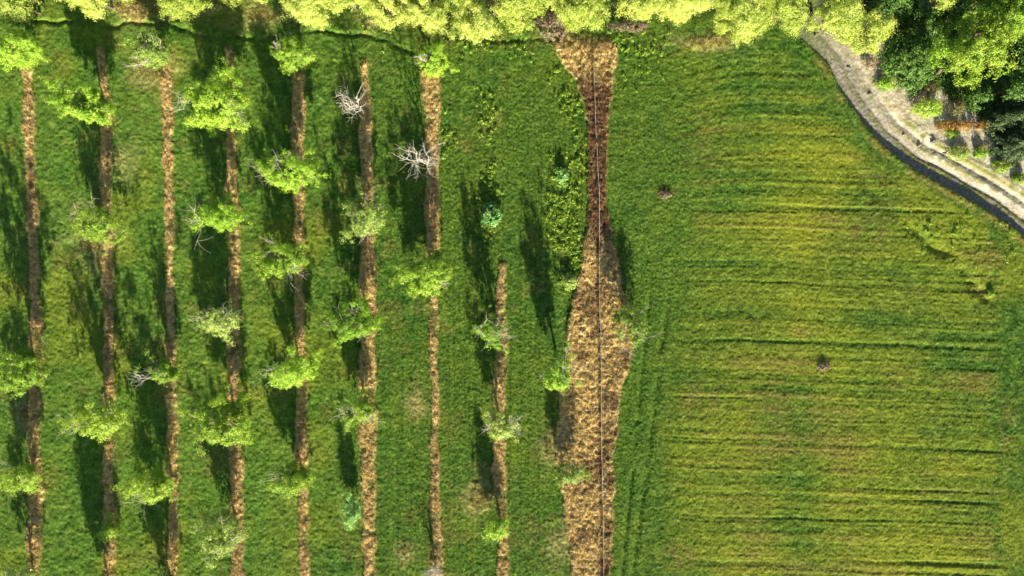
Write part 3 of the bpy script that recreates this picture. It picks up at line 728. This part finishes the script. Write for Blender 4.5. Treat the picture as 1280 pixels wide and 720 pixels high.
crown_tree(1222, 125, 16, 4.0, 'low dark tree in the black shade under the largest tree', 'dark', zlow=.3, name='broadleaf_tree')
crown_tree(1275, 105, 22, 8.0, 'dark tree at the right edge between the largest tree and the conifers', 'dark', zlow=1, name='broadleaf_tree')
crown_tree(1330, 60, 45, 11.0, 'broad tree standing just outside the right edge of the wood', 'broad', zlow=3, name='broadleaf_tree')

def conifer(px, py, r, top, label):
    bx, by = world(px, py, top * .4)
    root = tree_root('conifer', bx, by, label, 'conifer', 'dark conifers at the right edge')
    T = Tubes(); T.add([(0, 0, -.2), (.03, 0, top * .5), (0, 0, top)], [.22, .13, .02], 8)
    C = []; r = r / 10
    nl = int(top / .42)
    for i in range(nl):
        f = i / nl; z = .5 + f * (top - .6); L_ = r * (1 - f) ** .8 + .15; k = max(5, int(10 * (1 - f)))
        for j in range(k):
            a = j * 6.283 / k + i * 1.1 + rng.normal() * .2; l = L_ * rng.uniform(.7, 1.1)
            e = np.array([math.cos(a) * l, math.sin(a) * l, z - l * .22]); s = np.array([0, 0, z])
            T.add(curve(s, e, np.array([0, 0, .1]), 4), np.linspace(.04, .01, 4), 4)
            m = max(3, int(l / .22)); t = np.linspace(.25, 1.03, m)[:, None]
            C.append(s + (e - s) * t + rng.normal(size=(m, 3)) * .06)
    T.build('trunk', M_bark, root); C = np.concatenate(C)
    foliage('needles', C, rng.uniform(.16, .30, len(C)), 26, (.14, .30), ML['conifer'], root, np.array([0, 0, top * .3]), .7, .35)
    return root
conifer(1284, 178, 24, 8.5, 'larger dark grey green conifer beside the track at the right edge')
conifer(1256, 150, 13, 5.5, 'smaller dark conifer touching the right end of the orange hedge')
conifer(1290, 135, 24, 8.0, 'dark conifer half cut off by the right edge, above the larger one')

# thin saplings whose shadows show on the pale yard
for px, py, r, top, lab in ((1219, 186, 5, 2.2, 'thin sapling with a small round head on the pinkish corner of the yard'), (1196, 185, 5, 1.7, 'thin sapling left of the grey green shrub in the yard')):
    bx, by = world(px, py)
    root = tree_root('sapling', bx, by, lab, 'sapling'); T = Tubes()
    T.add([(0, 0, -.1), (.03, .02, top * .5), (0, 0, top)], [.04, .03, .012], 6)
    for i in range(12):
        a = i * 2.4; e = np.array([math.cos(a) * .38, math.sin(a) * .38, top * rng.uniform(.65, 1.05)]); T.add(curve((0, 0, top * .5), e, (0, 0, .05), 4), np.linspace(.015, .006, 4), 4)
    T.build('trunk', M_dead, root)
    C = norm(rng.normal(size=(34, 3))) * np.array([.42, .42, top * .24]) * rng.uniform(.4, 1, (34, 1)) + np.array([0, 0, top * .78])
    foliage('crown', C, np.full(34, .12), 12, (.06, .13), ML['olive'], root, np.array([0, 0, top * .7]), .4)

# ---------------------------------------------------------------- post, stones, pipe
def post(px, py, h, lab):
    x, y = world(px, py); root = tree_root('wooden_post', x, y, lab, 'post')
    T = Tubes(); T.add([(0, 0, -.3), (.01, 0, h * .5), (.03, .01, h), (.03, .01, h + .001)], [.07, .065, .06, .001], 8); T.build('post', M_dead, root)
post(1244, 209, .85, 'thin dark wooden post standing between the yard and the green shrub')
import bmesh
for px, py, s, lab in ((1150, 181, .20, 'small dark stone on the pale yard, left of the other stones'), (1167, 177, .24, 'largest dark stone lying in the middle of the pale yard'), (1183, 191, .17, 'small dark stone on the yard nearest the grey green shrub'),
                       (1088, 117, .16, 'small dark stone on the upper part of the dirt track'), (1062, 84, .17, 'dark stone near the top bend of the dirt track'), (1130, 168, .12, 'tiny stone on the yard beside the yellow dry patch')):
    x, y = world(px, py); z = float(ground_z(x, y)[0])
    bm = bmesh.new(); bmesh.ops.create_icosphere(bm, subdivisions=3, radius=1)
    for v_ in bm.verts:
        k = 1 + .35 * (math.sin(v_.co.x * 3 + px) * math.cos(v_.co.y * 4 + py) + .5 * math.sin(v_.co.z * 5 + px))
        v_.co = Vector((v_.co.x * s * 1.3 * k, v_.co.y * s * k, v_.co.z * s * .6 * k))
    me = bpy.data.meshes.new('stone'); bm.to_mesh(me); bm.free(); me.materials.append(M_stone)
    for p_ in me.polygons: p_.use_smooth = True
    o = bpy.data.objects.new('stone', me); COL.objects.link(o); o.location = (x, y, z + s * .2); tag(o, lab, 'stone', 'stones on the yard and track')
vv = np.arange(75, 760, 6.0); uu = np.interp(vv, [60, 240, 400, 720], [741, 748, 750, 754]) + np.sin(vv * .031) * .5 + np.sin(vv * .11) * .25
px_ = (uu - 640) / 10; py_ = (360 - vv) / 10
pz = ground_z(px_, py_); pz = np.convolve(np.pad(pz, 3, mode='edge'), np.ones(7) / 7, 'valid') + .13 + .05 * np.sin(vv * .21) * np.sin(vv * .073)
T = Tubes(); T.add(np.stack([px_, py_, pz], -1), np.full(len(vv), .035), 8)
tag(T.build('pipe', M_pipe, None), 'thin pale pipe running the full length of the wide dry grass strip', 'pipe')

# ---------------------------------------------------------------- light, sky, camera
sd_ = Vector((math.sin(SUN_AZ) * math.cos(R(SUN_EL)), math.cos(SUN_AZ) * math.cos(R(SUN_EL)), math.sin(R(SUN_EL))))
sun = bpy.data.lights.new('sun', 'SUN'); sun.energy = 5.0; sun.angle = R(.5); sun.color = (1, .88, .64)
so = bpy.data.objects.new('sun', sun); COL.objects.link(so); so.rotation_euler = sd_.to_track_quat('Z', 'Y').to_euler(); so.location = (0, -60, 60)
w = bpy.data.worlds.new('World'); scene.world = w; w.use_nodes = True
nt = w.node_tree; nt.nodes.clear()
sk = nt.nodes.new('ShaderNodeTexSky'); sk.sky_type = 'NISHITA'; sk.sun_disc = False; sk.sun_elevation = R(SUN_EL); sk.sun_rotation = SUN_AZ
bg = nt.nodes.new('ShaderNodeBackground'); bg.inputs[1].default_value = .05
ow = nt.nodes.new('ShaderNodeOutputWorld'); nt.links.new(sk.outputs[0], bg.inputs[0]); nt.links.new(bg.outputs[0], ow.inputs[0])

cam = bpy.data.cameras.new('camera'); cam.sensor_width = 36; cam.lens = 36 * CAMH / 128.0; cam.clip_end = 6000; cam.clip_start = .5
co = bpy.data.objects.new('camera', cam); COL.objects.link(co); co.location = (0, 0, CAMH); co.rotation_euler = (0, 0, 0)
scene.camera = co
scene.view_settings.view_transform = 'Standard'; scene.view_settings.look = 'None'; scene.view_settings.gamma = 1; scene.view_settings.exposure = 1.58
scene.render.resolution_x = 1024; scene.render.resolution_y = 576
